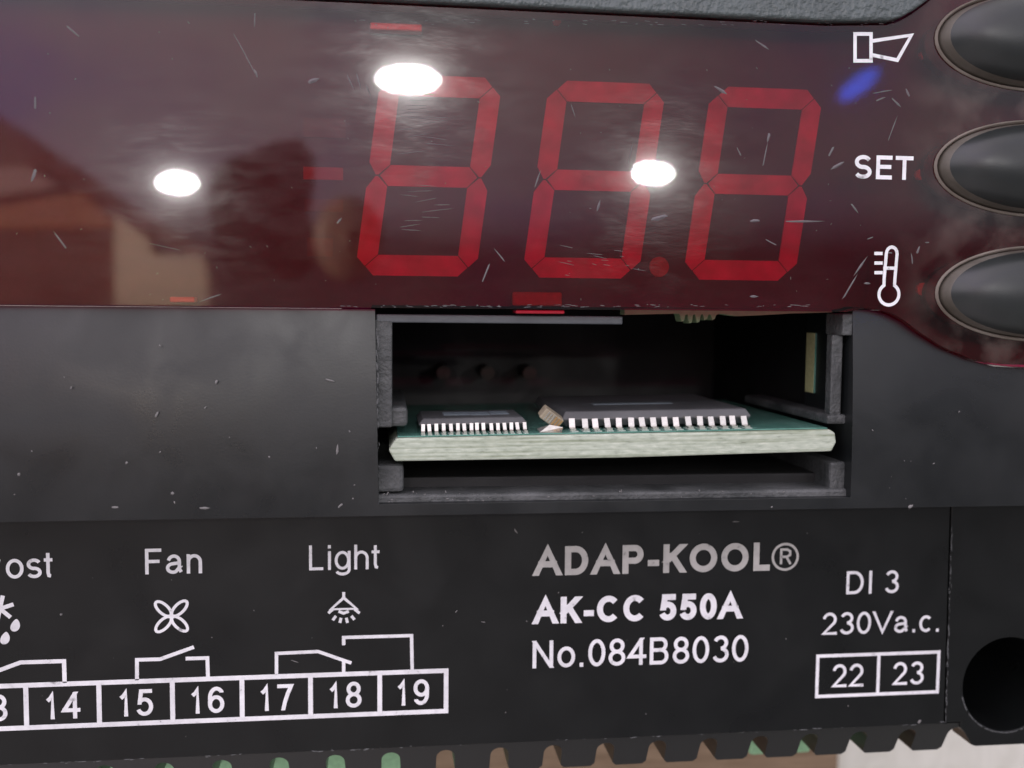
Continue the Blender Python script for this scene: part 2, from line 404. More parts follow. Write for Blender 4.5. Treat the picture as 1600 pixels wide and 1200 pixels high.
# ------------------------------------------------------------------ controller
CT = thing('refrigeration_controller', 'black controller with red display window, rubber buttons and printed terminal numbers', 'controller', (0, 0, TZ))
PZ, LZ, GZ = 0.60, 0.0, 0.62        # front panel, label plate, display window
# --- front panel with the open module bay
sw = [(1345, 484), (1362, 484), (1378, 487), (1396, 493), (1414, 503), (1440, 523), (1475, 545), (1518, 563), (1558, 573), (1600, 577), (1680, 578)]
swp = [at(x, y, PZ) for x, y in sw]
WL, WR, WB, WT = -0.995, 2.53, -0.832, 0.545
outer = [(-4.6, -0.915), (4.9, -0.915), (4.9, swp[-1][1])]+swp[::-1]+[(WR+0.004, WT+0.02), (WR, WB), (WL+0.015, WB), (WL-0.01, WT)]+[(-4.6, WT)]
fp = plate('front_panel', outer, [], -0.3, PZ, M_panel, CT, 0.035, seg=3)
bm = bmesh.new(); bm.from_mesh(fp.data)
for i in range(1, 16):
    bmesh.ops.bisect_plane(bm, geom=bm.verts[:]+bm.edges[:]+bm.faces[:], plane_co=(0, -0.915+1.5*i/16, 0), plane_no=(0, 1, 0))
for v in bm.verts:
    if v.co.z > 0: v.co.z -= 0.08*max(0, (v.co.y+0.915)/1.47)**2.2
bm.to_mesh(fp.data); bm.free()
for p_ in fp.data.polygons: p_.use_smooth = True
fp.data.set_sharp_from_angle(angle=math.radians(35))
# --- display window: red sheet with three button openings
bt = [(1618, 66, 152, 72), (1620, 264, 155, 70), (1622, 459, 155, 69)]
BZ = 0.62
btc = []
for cx, cy, rx, ry in bt:
    c = at(cx, cy, BZ); xl = at(cx-rx, cy, BZ)[0]; yt = at(cx, cy-ry, BZ)[1]
    btc.append((c[0], c[1], c[0]-xl, yt-c[1]))
top = [(x, y) for x, y in [(1290, 40), (1385, 39), (1405, 33), (1424, 22), (1446, 6), (1462, -8), (1500, -40)]]
topp = [at(x, y, GZ) for x, y in top]
swl = [at(x, y-2, GZ) for x, y in sw]
lout = [(-4.6, WT+0.008)]+[(2.45, WT+0.012)]+swl+[(4.9, swl[-1][1]), (4.9, topp[-1][1])]+topp[::-1]+[(-4.6, 2.625)]
lens = plate('display_window', lout, [ell(*b[:2], b[2]*1.03, b[3]*1.05, 64) for b in btc], 0.46, GZ, M_lens, CT, 0.008)
lens.data.materials.append(M_rear)
for p_ in lens.data.polygons:
    if p_.normal.z < -0.5: p_.material_index = 1
tx0, ty0 = at(803, 489, 0.50); tx1, _ = at(879, 489, 0.50)
tab = box('clip_tab', tx0, tx1, ty0-0.004, WT+0.004, 0.40, 0.60, M_tab, lens, 0.012)
box('clip_hook', tx0-0.006, tx1+0.006, WT+0.034, WT+0.135, 0.345, 0.452, M_tab, lens, 0.015)
# --- grained top bezel
bz = [(-4.6, 2.64)]+[(x, y+0.02) for x, y in topp]+[(topp[-1][0], 4.2), (-4.6, 4.2)]
plate('top_bezel', bz, [], 0.2, 0.70, M_bezel, CT, 0.05, zt=lambda x, y: 0.68 if y < 3.6 else 0.25, seg=3)
# --- buttons
for bx, by, rx, ry in btc:
    prof = [(1.0, -0.30), (1.0, 0.02), (0.985, 0.07), (0.95, 0.115), (0.89, 0.165), (0.77, 0.22), (0.62, 0.255), (0.44, 0.278), (0.26, 0.29), (0.12, 0.295)]
    n = 56; vs, fs = [], []
    for r, h in prof:
        for i in range(n):
            a = 2*math.pi*i/n; vs.append((bx+rx*r*math.cos(a), by+ry*r*math.sin(a), BZ-0.02+h))
    vs.append((bx, by, BZ+0.276))
    for k in range(len(prof)-1):
        for i in range(n): j = (i+1) % n; fs.append((k*n+i, k*n+j, (k+1)*n+j, (k+1)*n+i))
    for i in range(n): fs.append(((len(prof)-1)*n+i, (len(prof)-1)*n+(i+1) % n, len(vs)-1))
    k5 = 4*n
    bo_ = link('button', mesh('button', vs[k5-n:], [tuple(i-k5+n for i in f) for f in fs if min(f) >= k5-n]), M_rubber, CT, smooth=True)
    link('button_skirt', mesh('skirt', vs[:k5], [f for f in fs if max(f) < k5]), M_skirt, bo_, smooth=True)
    # dusty collar round the foot of the button
    vs, fs = [], []
    for r, h in ((1.004, 0.0), (1.028, 0.035), (1.045, 0.012)):
        for i in range(n):
            a = 2*math.pi*i/n; vs.append((bx+rx*r*math.cos(a), by+ry*(1+(r-1)*2)*math.sin(a), BZ-0.005+h))
    for k in range(2):
        for i in range(n): j = (i+1) % n; fs.append((k*n+i, (k+1)*n+i, (k+1)*n+j, k*n+j))
    rm = link('collar', mesh('collar', vs, [f[::-1] for f in fs]), None, bo_, smooth=True)
    rm.data.materials.append(plastic('dusty_collar', (0.12, 0.095, 0.07), 0.6, 0.8, 20, 0.5, dirt=0.08) if 'dusty_collar' not in bpy.data.materials else bpy.data.materials['dusty_collar'])
# --- display module behind the window
DZ = 0.34
dm = plate('display_module', [(-4.6, WT+0.003), (-1.04, WT+0.003), (-1.03, WT+0.03), (2.5, WT+0.03)]+[(x+.01, y+.012) for x, y in swl]+[(4.9, swl[-1][1]+.01), (4.9, 3.4), (-4.6, 3.4)], [], DZ-0.2, DZ, M_back, CT)
def seg_polys(W, H, T, g=0.005, c=0.13):
    m = H/2; t = T
    P = {}
    h = c*0.5
    P['a'] = [(c, H), (W-c, H), (W-h-g*.6, H-h+g*.3), (W-t-g*.6, H-t), (t+g*.6, H-t), (h+g*.6, H-h+g*.3)]
    P['d'] = [(x, H-y) for x, y in P['a']]
    P['f'] = [(0, H-c), (h-g*.6, H-h-g*.5), (t-g*.4, H-t-g*.6), (t, m+t/2+g*.6), (t*.5, m+g), (t*.38, m+g), (0, m+t*.62)]
    P['e'] = [(x, H-y) for x, y in P['f']]
    P['b'] = [(W-x, y) for x, y in P['f']]
    P['c'] = [(W-x, y) for x, y in P['e']]
    P['g'] = [(t*.55+g, m), (t+g, m+t/2), (W-t-g, m+t/2), (W-t*.55-g, m), (W-t-g, m-t/2), (t+g, m-t/2)]
    return P
SZ = DZ+0.012
yb = at(640, 431, SZ)[1]; yt = at(700, 119, SZ)[1]; H = yt-yb
shear = 0.132
x1 = at(558, 400, SZ)[0]; x2 = at(818, 400, SZ)[0]; x3 = at(1071, 400, SZ)[0]
Wd = at(747, 400, SZ)[0]-x1; T = 0.148
polys = seg_polys(Wd, H, T)
sm = {}
for k, p in polys.items():
    sm[k] = plate_mesh([(x+shear*y, y) for x, y in p], [], 0, 0.02)
    sm[k].materials.append(M_seg)
for ox in (x1-0.018, (x1+x3)/2-0.018, x3-0.018):
    for k in 'abcdefg':
        link('segment', sm[k], None, dm, loc=(ox, yb, DZ-0.008))
dx, dy = at(1030, 417, SZ)
link('decimal_point', plate_mesh(ell(0, 0, 0.075, 0.075, 20), [], 0, 0.02), M_dim, dm, loc=(dx, dy, DZ-0.008))
for px0, px1, py0, py1 in ((474, 536, 262, 280), (474, 540, 186, 214), (476, 536, 312, 330), (480, 520, 372, 400)):
    a = at(px0, py1, SZ); b = at(px1, py0, SZ)
    o = box('icon_window', a[0], b[0], a[1], b[1], DZ-0.008, DZ+0.010, M_dim if py0 == 262 else M_faint, dm)
for px, py, r in ((1443, 86, 0.035), (1437, 273, 0.04), (1441, 452, 0.05), (870, 34, 0.03)):  # last dot paints a glint of the window's top edge; the others are LEDs
    a = at(px, py, SZ); link('led_and_glint', plate_mesh(ell(a[0], a[1], r, r, 16), [], DZ-0.01, DZ+0.03), M_led_glint, dm)
for px0, px1, py in ((578, 660, 38), (262, 302, 468)):  # red bars that paint glints on the edges of the window
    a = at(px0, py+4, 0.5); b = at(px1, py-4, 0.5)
    box('painted_glint', a[0], b[0], a[1], b[1], DZ-0.01, 0.44, M_led_glint, dm, 0.01)
# --- print on the window
PW = GZ+0.003
def pxs(pts, z): return [at(x, y, z) for x, y in pts]
strokes_obj('horn_symbol', [('c', pxs([(1336, 53), (1361, 53), (1361, 95), (1336, 95)], PW)), pxs([(1363, 64), (1424, 55), (1402, 94), (1363, 86)], PW)], 0.026, PW, M_white, lens)
a = at(1334, 279, PW); b = at(1426, 279, PW); c = at(1380, 243, PW)
text('set_lettering', 'SET', a[0], b[0], a[1], c[1]-a[1], 0.17, PW, M_white, lens)
cx, cy = at(1389, 460, PW); rr = 0.078
hw = 0.042; ytop = at(1389, 388, PW)[1]
loop = ell(cx, cy, rr, rr, 24, 122, 418)+[(cx+hw, cy+0.11)]+ell(cx+0.01, ytop-0.04, hw, 0.05, 8, 0, 180)+[(cx-hw, cy+0.11)]
ticks = [pxs([(1366, y), (1379, y)], PW) for y in (396, 411, 426)]
strokes_obj('thermometer_symbol', [('c', loop), pxs([(1380, 419), (1400, 419)], PW)]+ticks, 0.024, PW, M_white, lens)

# --- module bay
bay = mesh('bay', [], [])
def open_box(x0, x1, y0, y1, z0, z1):
    v = [(x, y, z) for z in (z0, z1) for y in (y0, y1) for x in (x0, x1)]
    return mesh('bay', v, [(0, 1, 3, 2), (0, 4, 5, 1), (2, 3, 7, 6), (0, 2, 6, 4), (1, 5, 7, 3)])
link('module_bay', open_box(WL-0.25, WR+0.10, WB-0.14, 0.60, -3.0, 0.32), M_dark, CT)
def pbox(name, px0, py0, px1, py1, z, d, mat, parent, bevel=0.012):
    a = at(px0, py1, z); b = at(px1, py0, z)
    return box(name, a[0], b[0], a[1], b[1], z-d, z, mat, parent, bevel)
pbox('guide_rail', 586, 499, 613, 668, 0.50, 0.5, M_inner, CT)
pbox('guide_rail', 600, 636, 637, 667, 0.46, 1.6, M_inner, CT, 0.03)
pbox('guide_rail', 586, 726, 631, 770, 0.48, 1.6, M_inner, CT, 0.03)
pbox('guide_rail', 1296, 523, 1318, 660, 0.44, 0.10, M_inner, CT)
pbox('guide_rail', 1316, 490, 1342, 782, 0.30, 0.2, M_inner, CT)
pbox('guide_rail', 1316, 490, 1336, 524, 0.52, 0.3, M_inner, CT)
pbox('guide_rail', 1292, 648, 1331, 663, 0.46, 1.8, M_inner, CT, 0.02)
pbox('guide_rail', 1296, 722, 1326, 778, 0.48, 1.6, M_inner, CT, 0.02)
pbox('bay_sill', 586, 764, 1332, 792, 0.52, 0.6, M_inner, CT, 0.02)
pbox('bay_sill', 620, 738, 1300, 772, 0.20, 0.9, M_dark, CT, 0.02)
# slanting grey strip under the window
a = at(588, 497, 0.52); b = at(974, 501, 0.52)
st = plate('trim_strip', [(a[0], a[1]-0.03), (b[0], b[1]-0.028), (b[0], b[1]+0.03), (a[0], a[1]+0.028)], [], 0.40, 0.50, M_strip, CT, 0.008)
# snapped edge of the display board
pts = [(976, 482), (976, 492), (1060, 490)]
x = 1062
while x < 1118:
    h = random.uniform(500, 508); pts += [(x, 491), (x+3, h), (x+7, h-random.uniform(1, 4)), (x+9, 492)]; x += 12
pts += [(1125, 490), (1150, 494), (1180, 493), (1232, 490), (1300, 488), (1300, 482)]
plate('display_board', pxs(pts, 0.30), [], 0.15, 0.30, flat('torn_board_edge', (0.17, 0.25, 0.13), 0.8), CT)
# small green board behind the right-hand rail
a = at(1271, 614, -0.10); b = at(1330, 521, -0.10)
sb = box('side_board', a[0], b[0], a[1], b[1], -0.26, -0.10, M_mask, CT)
sb2 = box('side_board_edge', a[0]-0.004, a[0]-0.001, a[1], b[1], -0.26, -0.10, flat('yellow_board_edge', (0.46, 0.45, 0.22), 0.8), sb)
# far inside of the bay: back wall with terminal tails
for px in (693, 762, 828):
    a = at(px, 583, -2.4); link('solder_tail', plate_mesh(ell(a[0], a[1], 0.07, 0.07, 14), [], -2.9, -2.4), flat('tarnished_copper', (0.018, 0.012, 0.008), 0.5, 0.5) if 'tarnished_copper' not in bpy.data.materials else bpy.data.materials['tarnished_copper'], CT)

# --- label plate and end cover
XS = 3.715
LB = -2.872
lp = plate('label_plate', [(-4.6, LB), (XS-0.006, LB), (XS-0.03, -0.86), (-4.6, -0.86)], [], -0.25, LZ, M_label, CT, 0.01)
hx, hy = at(1576, 1070, LZ); hr = 0.405
ec = plate('end_cover', [(XS+0.012, LB+.003), (3.864, LB+.003), (3.864, LB-.05), (3.90, LB-.085), (3.97, LB-.2), (4.01, LB-0.215), (5.0, LB-0.215), (5.0, -0.86), (XS-0.015, -0.86)], [ell(hx, hy, hr, hr, 64)], -0.3, LZ-0.01, M_label, CT, 0.02)
vs, fs = [], []
n = 64
for r, z in ((hr*1.0, -0.03), (hr*0.985, -0.3), (hr*.94, -2.5), (0.001, -2.5)):
    for i in range(n): t = 2*math.pi*i/n; vs.append((hx+r*math.cos(t), hy+r*math.sin(t), z))
for k in range(3):
    for i in range(n): j = (i+1) % n; fs.append((k*n+j, k*n+i, (k+1)*n+i, (k+1)*n+j)[::-1])
link('screw_hole', mesh('hole', vs, fs), M_label, ec, smooth=True)
# --- toothed vent edge
PT = 0.432; sx0 = -2.185
th, sl = 0.30, 0.145
def tooth_mesh():
    """one comb tooth with half a rounded slot on either side; it slopes back from the fold"""
    h = PT/2; r = sl/2
    o = [(-h, 0), (-h, -0.05)]
    for i in range(1, 7):
        a = math.radians(90-15*i); o.append((-h+r*math.cos(a), -0.05-r+r*math.sin(a)))
    o += [(-h+r+0.008, -th+0.03), (-h+r+0.035, -th), (h-r-0.03, -th), (h-r, -th+0.03)]
    for i in range(0, 6):
        a = math.radians(180-15*i); o.append((h+r*math.cos(a), -0.05-r+r*math.sin(a)))
    o += [(h, -0.05), (h, 0)]
    return plate_mesh(o, [], -0.55, 0, zt=lambda x, y: 0.55*y)
tm = tooth_mesh(); tm.materials.append(M_label)
k = -6
while True:
    x = sx0+PT*(k+0.5)
    if x+PT/2 > XS+0.25: break
    link('vent_tooth', tm, None, CT, loc=(x, LB-0.004, LZ-0.012)); k += 1
# --- printed label
Z = LZ+0.003
TT, TB = -2.268, -2.592
xs = [-4.62, -4.10, -3.585, -3.064, -2.531, -2.017, -1.503, -0.975, -0.460]
LW = 0.036
fr = [[(xs[0], TT), (xs[-1], TT), (xs[-1], TB), (xs[0], TB)]]+[[(x, TT), (x, TB)] for x in xs[1:-1]]
strokes_obj('terminal_frame', fr, LW, Z, M_white, lp)
for i, s in enumerate(('12', '13', '14', '15', '16', '17', '18', '19')):
    c = (xs[i]+xs[i+1])/2
    text('terminal_number', s, c-0.125, c+0.125, -2.535, 0.205, 0.145, Z, M_white, lp)
rx = [2.582, 3.110, 3.636]
strokes_obj('terminal_frame', [('c', [(rx[0], TT+.012), (rx[2], TT+.012), (rx[2], TB-.003), (rx[0], TB-.003)]), [(rx[1], TT+.012), (rx[1], TB-.003)]], 0.028, Z, M_white, lp)
for i, s in enumerate(('22', '23')):
    c = (rx[i]+rx[i+1])/2
    text('terminal_number', s, c-0.137, c+0.137, -2.525, 0.195, 0.13, Z, M_white, lp)
def tx(name, s, p0, p1, pcap, wt, mat):
    a = at(*p0, Z); b = at(*p1, Z); c = at(*pcap, Z)
    text(name, s, a[0], b[0], (a[1]+b[1])/2, c[1]-a[1], wt, Z, mat, lp)
tx('lettering', 'ADAP-KOOL', (834, 900), (1202, 891), (860, 854), 0.215, M_grey)
cx, cy = at(1227, 870, Z); cr = 0.105
strokes_obj('registered_mark', [('c', ell(cx, cy, cr, cr, 36)), [(cx-.035, cy-.06), (cx-.035, cy+.06), (cx+.015, cy+.06), (cx+.04, cy+.045), (cx+.04, cy+.015), (cx+.015, cy), (cx-.035, cy)], [(cx+.01, cy), (cx+.045, cy-.06)]], 0.02, Z, M_grey, lp)
tx('lettering', 'AK-CC 550A', (833, 975), (1158, 966), (845, 933), 0.225, M_white)
tx('lettering', 'No.084B8030', (832, 1043), (1168, 1034), (836, 1000), 0.135, M_white)
tx('lettering', 'DI 3', (1322, 929), (1404, 926), (1325, 893), 0.13, M_white)
tx('lettering', '230Va.c.', (1284, 992), (1466, 987), (1290, 957), 0.13, M_white)
tx('lettering', 'Light', (483, 892), (593, 888), (486, 853), 0.115, M_grey2 if False else M_white)
tx('lettering', 'Fan', (227, 898), (316, 895), (229, 858), 0.13, M_white)
tx('lettering', 'Defrost', (-97, 907), (83, 902), (-95, 866), 0.13, M_white)
# fan symbol: four petals
cx, cy = at(268, 963, Z)
pet = []
for k in range(4):
    a = math.radians(45+90*k); ux, uy = math.cos(a), math.sin(a)
    pet.append(('c', [(cx+ux*(0.083+0.074*math.cos(t))-uy*0.034*math.sin(t), cy+uy*(0.083+0.074*math.cos(t))+ux*0.034*math.sin(t)) for t in [2*math.pi*i/20 for i in range(20)]]))
strokes_obj('fan_symbol', pet, 0.022, Z, M_white, lp)
# lamp symbol
lam = [pxs([(537, 925), (537, 935)], Z), ('c', pxs([(537, 934), (557, 951), (517, 952)], Z)), pxs([(513, 958), (520, 952)], Z), pxs([(554, 952), (562, 958)], Z),
       pxs([(529, 955), (537, 958), (545, 955)], Z), pxs([(525, 962), (520, 969)], Z), pxs([(533, 965), (531, 973)], Z), pxs([(541, 965), (543, 973)], Z), pxs([(549, 962), (554, 968)], Z)]
strokes_obj('lamp_symbol', lam, 0.022, Z, M_white, lp)
# defrost symbol: snow crystal and drops
cx, cy = at(0, 951, Z)
sn = [[(cx-.1*math.cos(a), cy-.1*math.sin(a)), (cx+.1*math.cos(a), cy+.1*math.sin(a))] for a in (0.3, 0.3+math.pi/3, 0.3+2*math.pi/3)]
strokes_obj('defrost_symbol', sn, 0.03, Z, M_white, lp)
for px, py in ((24, 977), (8, 997)):
    ox, oy = at(px, py, Z)
    o_ = [(ox+0.034*math.sin(t)*math.sin(t/2)**0.8-0.012*math.cos(t), oy+0.045*math.cos(t)) for t in [2*math.pi*i/20 for i in range(20)]]
    o_ = [(ox+0.040*math.sin(t)*(0.35+0.65*math.sin(t/2)) + 0.008*math.cos(t), oy+0.047*math.cos(t)) for t in [2*math.pi*i/20 for i in range(20)]]
    link('drop_symbol', plate_mesh(o_, [], Z-.002, Z), M_white, lp)
# switch diagrams
strokes_obj('switch_diagram', [pxs([(-30, 1058), (32, 1035), (100, 1033), (101, 1067)], Z)], LW*0.85, Z, M_white, lp)
strokes_obj('switch_diagram', [pxs([(214, 1063), (214, 1031), (250, 1030), (303, 1011)], Z), pxs([(290, 1029), (324, 1028), (325, 1058)], Z)], 0.028, Z, M_white, lp)
strokes_obj('switch_diagram', [pxs([(432, 1054), (432, 1021), (497, 1018), (549, 1036)], Z), pxs([(537, 1032), (537, 1050)], Z), pxs([(537, 1008), (537, 996), (643, 993), (644, 1046)], Z)], 0.026, Z, M_white, lp)

# --- green terminal blocks behind the slots
for x0, x1, z in ((-3.6, -2.62, -1.0), (-2.6, -1.62, -1.0), (-1.6, -0.52, -1.0)):
    box('terminal_block', x0, x1, -4.4, -2.95, z-1.2, z, M_green, CT, 0.03)
a = at(1172, 1172, -1.0); b = at(1275, 1172, -1.0)
box('terminal_block', a[0], b[0]-0.05, at(1200, 1180, -1.0)[1], -2.9, -2.2, -1.0, M_green, CT, 0.03)

# --- dust, scuffs and painted edge highlights
def specks(name, items, z, parent, mat):
    vs, fs = [], []
    for (x, y, r, el, an) in items:
        k = random.randint(5, 8); b = len(vs); ca, sa = math.cos(an), math.sin(an)
        for i in range(k):
            t = 2*math.pi*i/k; q = random.uniform(.6, 1.2)
            u, v = r*el*q*math.cos(t), r*q*math.sin(t)
            vs.append((x+u*ca-v*sa, y+u*sa+v*ca, z))
        vs.append((x, y, z+r*0.5)); fs += [(b+i, b+(i+1) % k, b+k) for i in range(k)]
    o = link(name, mesh(name, vs, fs), mat, parent); o['kind'] = 'stuff'; return o
def sp(px, py, z, r, el=1, an=0): r *= 0.7; a = at(px, py, z); return (a[0], a[1], r, el, math.radians(an))
it = [sp(*q) for q in [(338, 597, PZ, .014, 1.6, 80), (198, 723, PZ, .016), (30, 741, PZ, .018), (269, 771, PZ, .02), (421, 714, PZ, .012), (527, 703, PZ, .012, 5, 85), (546, 674, PZ, .012),
      (515, 594, PZ, .010, 5, -15), (245, 648, PZ, .012, 3, 60), (318, 794, PZ, .014, 4, 0), (180, 793, PZ, .012, 3, 0), (532, 790, PZ, .012, 3, 50), (1423, 791, PZ, .02, 1.5, 30), (1206, 792, PZ, .012)]]
it += [(random.uniform(-3.6, -1.1), random.uniform(-.85, .5), random.uniform(.002, .006), random.uniform(1, 2.5), random.uniform(0, 3)) for _ in range(12)]
it += [(random.uniform(2.6, 4), random.uniform(-.85, -.1), random.uniform(.002, .005), random.uniform(1, 2.5), random.uniform(0, 3)) for _ in range(8)]
specks('dust', it, PZ+.001, fp, M_dust)
it = [sp(*q) for q in [(806, 830, Z, .010, 4, -60), (1436, 1128, Z, .02, 1.6, 60), (1325, 1103, Z, .01), (790, 1113, Z, .008), (1228, 998, Z, .008), (713, 955, Z, .008, 3, 60), (755, 972, Z, .008, 3, -10),
      (460, 1033, Z, .006, 9, -20), (1150, 815, Z, .008, 5, 0), (96, 960, Z, .015)]]
it += [(random.uniform(-3.6, 3.6), random.uniform(-2.8, -1.0), random.uniform(.002, .005), random.uniform(1, 2.5), random.uniform(0, 3)) for _ in range(25)]
specks('dust', it, LZ+.006, lp, M_dust)
it = []
def sc(px, py, l, wd, an):
    a = at(px, py, GZ); wd *= 0.62; return (a[0], a[1], wd, l/wd, math.radians(an))
it += [sc(*q) for q in [(380, 80, .16, .006, -62), (398, 30, .06, .007, 88), (400, 115, .04, .012, -70), (488, 126, .05, .03, 20), (548, 130, .07, .01, -65), (560, 125, .06, .008, -75), (575, 140, .05, .008, -70),
      (760, 425, .07, .012, 68), (780, 398, .06, .008, -50), (1196, 240, .11, .012, 80), (1201, 215, .05, .02, 75), (1155, 238, .05, .008, -60), (1205, 379, .05, .01, -25), (1180, 345, .05, .02, 10),
      (1255, 346, .16, .012, 2), (1178, 463, .03, .015, 0), (1030, 340, .06, .03, 10), (935, 322, .05, .018, 75), (840, 280, .06, .008, 70), (895, 172, .05, .008, -70), (985, 240, .10, .004, 78),
      (1300, 235, .05, .015, 60), (1310, 258, .06, .02, 30), (1335, 325, .05, .015, -50), (1360, 372, .03, .008, 20), (1435, 390, .04, .014, 70), (1449, 379, .02, .012, 0), (1330, 445, .14, .015, 60), (1345, 415, .08, .012, 55),
      (1425, 405, .05, .01, -80), (1418, 145, .04, .015, -60), (1400, 160, .06, .012, -40), (1395, 200, .12, .008, 70), (1380, 143, .08, .008, 10), (1390, 395, .02, .01, 0), (1355, 443, .025, .02, 0),
      (55, 160, .05, .012, 88), (115, 50, .06, .012, -40), (52, 275, .05, .018, 70), (255, 385, .12, .004, -12), (96, 378, .08, .008, -55), (330, 465, .08, .008, 20), (1190, 70, .08, .012, -30), (1125, 140, .08, .02, -30),
      (530, 345, .03, .016, 50), (1375, 155, .05, .012, 20)]]
for y in range(150, 186, 7): it.append(sc(random.uniform(640, 670), y+random.uniform(-3, 3), random.uniform(.06, .16), .004, random.uniform(-4, 8)))
for y in list(range(182, 245, 9))+list(range(290, 370, 8)): it.append(sc(random.uniform(630, 690), y+random.uniform(-3, 3), random.uniform(.05, .16), .0035, random.uniform(-6, 12)))
for _ in range(13): it.append(sc(random.uniform(880, 1010), random.uniform(385, 430), random.uniform(.02, .07), .003, random.uniform(-15, 0)))
for _ in range(70): it.append(sc(random.uniform(0, 1450), random.uniform(20, 470), random.uniform(.004, .012), random.uniform(.002, .005), random.uniform(0, 180)))
for _ in range(70): it.append(sc(random.uniform(520, 1280), 477+random.uniform(-1, 3), random.uniform(.005, .03), random.uniform(.002, .005), random.uniform(-8, 8)))
for _ in range(50): it.append(sc(random.uniform(480, 1400), 30+(9*random.random()), random.uniform(.01, .03), random.uniform(.003, .006), random.uniform(-8, 8)))
o = specks('scratches', it, GZ+.001, lens, flat('scuffed_acrylic', (0.14, 0.12, 0.13), 0.6))
it = [sp(random.uniform(590, 1330), random.uniform(766, 788), .52, random.uniform(.003, .008), random.uniform(1, 3), random.uniform(0, 180)) for _ in range(60)]
specks('dust', it, .523, CT, M_dust)

def edge_highlights(p0, p1, z, n_, parent):  # pale flecks put the highlight along an edge into the colour
    it = []
    for _ in range(n_):
        t = random.random(); an = math.atan2(p1[1]-p0[1], p1[0]-p0[0])
        it.append((p0[0]+(p1[0]-p0[0])*t+random.gauss(0, .004), p0[1]+(p1[1]-p0[1])*t+random.gauss(0, .004), random.uniform(.002, .005), random.uniform(2, 9), an+random.gauss(0, .05)))
    o = specks('edge_highlight', it, z, parent, M_highlight); o.location.z = 0; return o
M_highlight = flat('painted_edge_highlight', (0.10, 0.105, 0.105), 0.6)
edge_highlights((XS-.008, -1.2), (XS+.008, LB), LZ+.001, 70, ec)
edge_highlights((WL+.004, .45), (WL+.012, WB), PZ-.02, 50, fp)
edge_highlights((WL+.02, WB-.012), (WR, WB-.012), PZ-.003, 90, fp)
edge_highlights((-4, LB), (XS, LB), LZ+.001, 60, lp)
hole_it = [(hx+(hr+.012)*math.cos(t), hy+(hr+.012)*math.sin(t), random.uniform(.003, .006), random.uniform(2, 6), t+math.pi/2) for t in [random.uniform(-2.9, -1.2) for _ in range(40)]]
specks('edge_highlight', hole_it, LZ-.008, ec, M_highlight)  # glint on the hole rim, painted as pale flecks
# ------------------------------------------------------------------ circuit board in the bay
bl = at(607, 702, 0.52); br = at(1307, 687, 0.52)
Wb = br[0]-bl[0]; rz = math.atan2(br[1]-bl[1], Wb)
CB = thing('circuit_board', 'green circuit board with pale cut edge slotted across the open bay', 'circuit board', (bl[0], bl[1], 0.52), rz)
CB['local'] = 1
hb = 0.088
# local frame: x along the front edge, y up (board thickness), z towards the viewer
core = [(0, -.005), (0.045, -hb), (Wb*.5, -hb-.012), (Wb-.035, -hb), (Wb, -.02), (Wb-.01, .05), (Wb-.05, hb-.012), (0.06, hb-.012), (0.035, hb-.04)]
link('board_core', plate_mesh(core, [], -2.4, 0), M_fr4, CB, 0.012)
link('solder_mask', box_mesh(0.065, Wb-.055, hb-.010, hb, -2.4, -.035), M_mask, CB, 0.004)
def bx_(px, z): return None
def chip(xa, xb, dpt, z_front, hh, npin, pin_w, mk):
    """flat black chip with a row of bent tin legs along its front"""
    y0 = hb+0.018
    ym = y0+hh*0.5
    v = []
    i = 0.035
    for y, k in ((y0, i), (ym, 0), (y0+hh, i)):
        v += [(xa+k, y, z_front-k), (xb-k, y, z_front-k), (xb-k, y, z_front-dpt+k), (xa+k, y, z_front-dpt+k)]
    f = [(3, 2, 1, 0), (8, 9, 10, 11)]
    for l in (0, 4):
        for j in range(4): q = (j+1) % 4; f.append((l+j, l+q, l+q+4, l+j+4))
    c = link('chip', mesh('chip', v, f), M_chip, CB, 0.008)
    # leg: out of the body, down, foot on the board
    pth = [(0.00, ym), (0.045, ym), (0.075, hb+0.012), (0.13, hb+0.008)]
    t = 0.010; vs, fs = [], []
    for (dz, y) in pth:
        for s in (-1, 1): vs += [(s*pin_w/2, y-t, dz-t*.4), (s*pin_w/2, y+t, dz+t*.6)]
    for j in range(len(pth)-1):
        a = j*4; b = a+4
        fs += [(a, a+2, b+2, b), (a+1, b+1, b+3, a+3), (a, b, b+1, a+1), (a+2, a+3, b+3, b+2)]
    fs += [(0, 1, 3, 2), (len(vs)-4, len(vs)-2, len(vs)-1, len(vs)-3)]
    pm = mesh('pin', vs, fs); pm.materials.append(M_pin)
    margin = 0.075 if npin == 16 and pin_w > .04 else 0.03
    for j in range(npin):
        x = xa+margin+(xb-xa-2*margin)*j/(npin-1)
        o = link('pin', pm, None, c, loc=(x+random.uniform(-.002, .002), random.uniform(-.003, .002), z_front-0.01+random.uniform(-.008, .004)))
        link('solder_pad', box_mesh(-pin_w*.6, pin_w*.6, hb, hb+.004, 0.02, 0.155), M_pad, c, loc=(x, 0, z_front))
        o.rotation_euler = (0, random.uniform(-.06, .06), random.uniform(-.05, .05))
    for (u0, u1, w0, w1) in mk:
        link('chip_marking', box_mesh(xa+u0, xa+u1, y0+hh+.0005, y0+hh+.003, z_front-w1, z_front-w0), M_mark, c)
    return c
def lx(px, z): return at(px, 690, z)[0]-bl[0]
chip(lx(654, .3), lx(824, .3), 0.62, -0.20, 0.085, 16, 0.026, [(0.20, 0.40, .22, .45), (0.405, 0.55, .20, .43), (0.56, 0.70, .23, .46)])
chip(lx(878, .3), lx(1175, .3), 1.40, -0.24, 0.115, 16, 0.044, [(0.35, 1.0, .5, .6)])
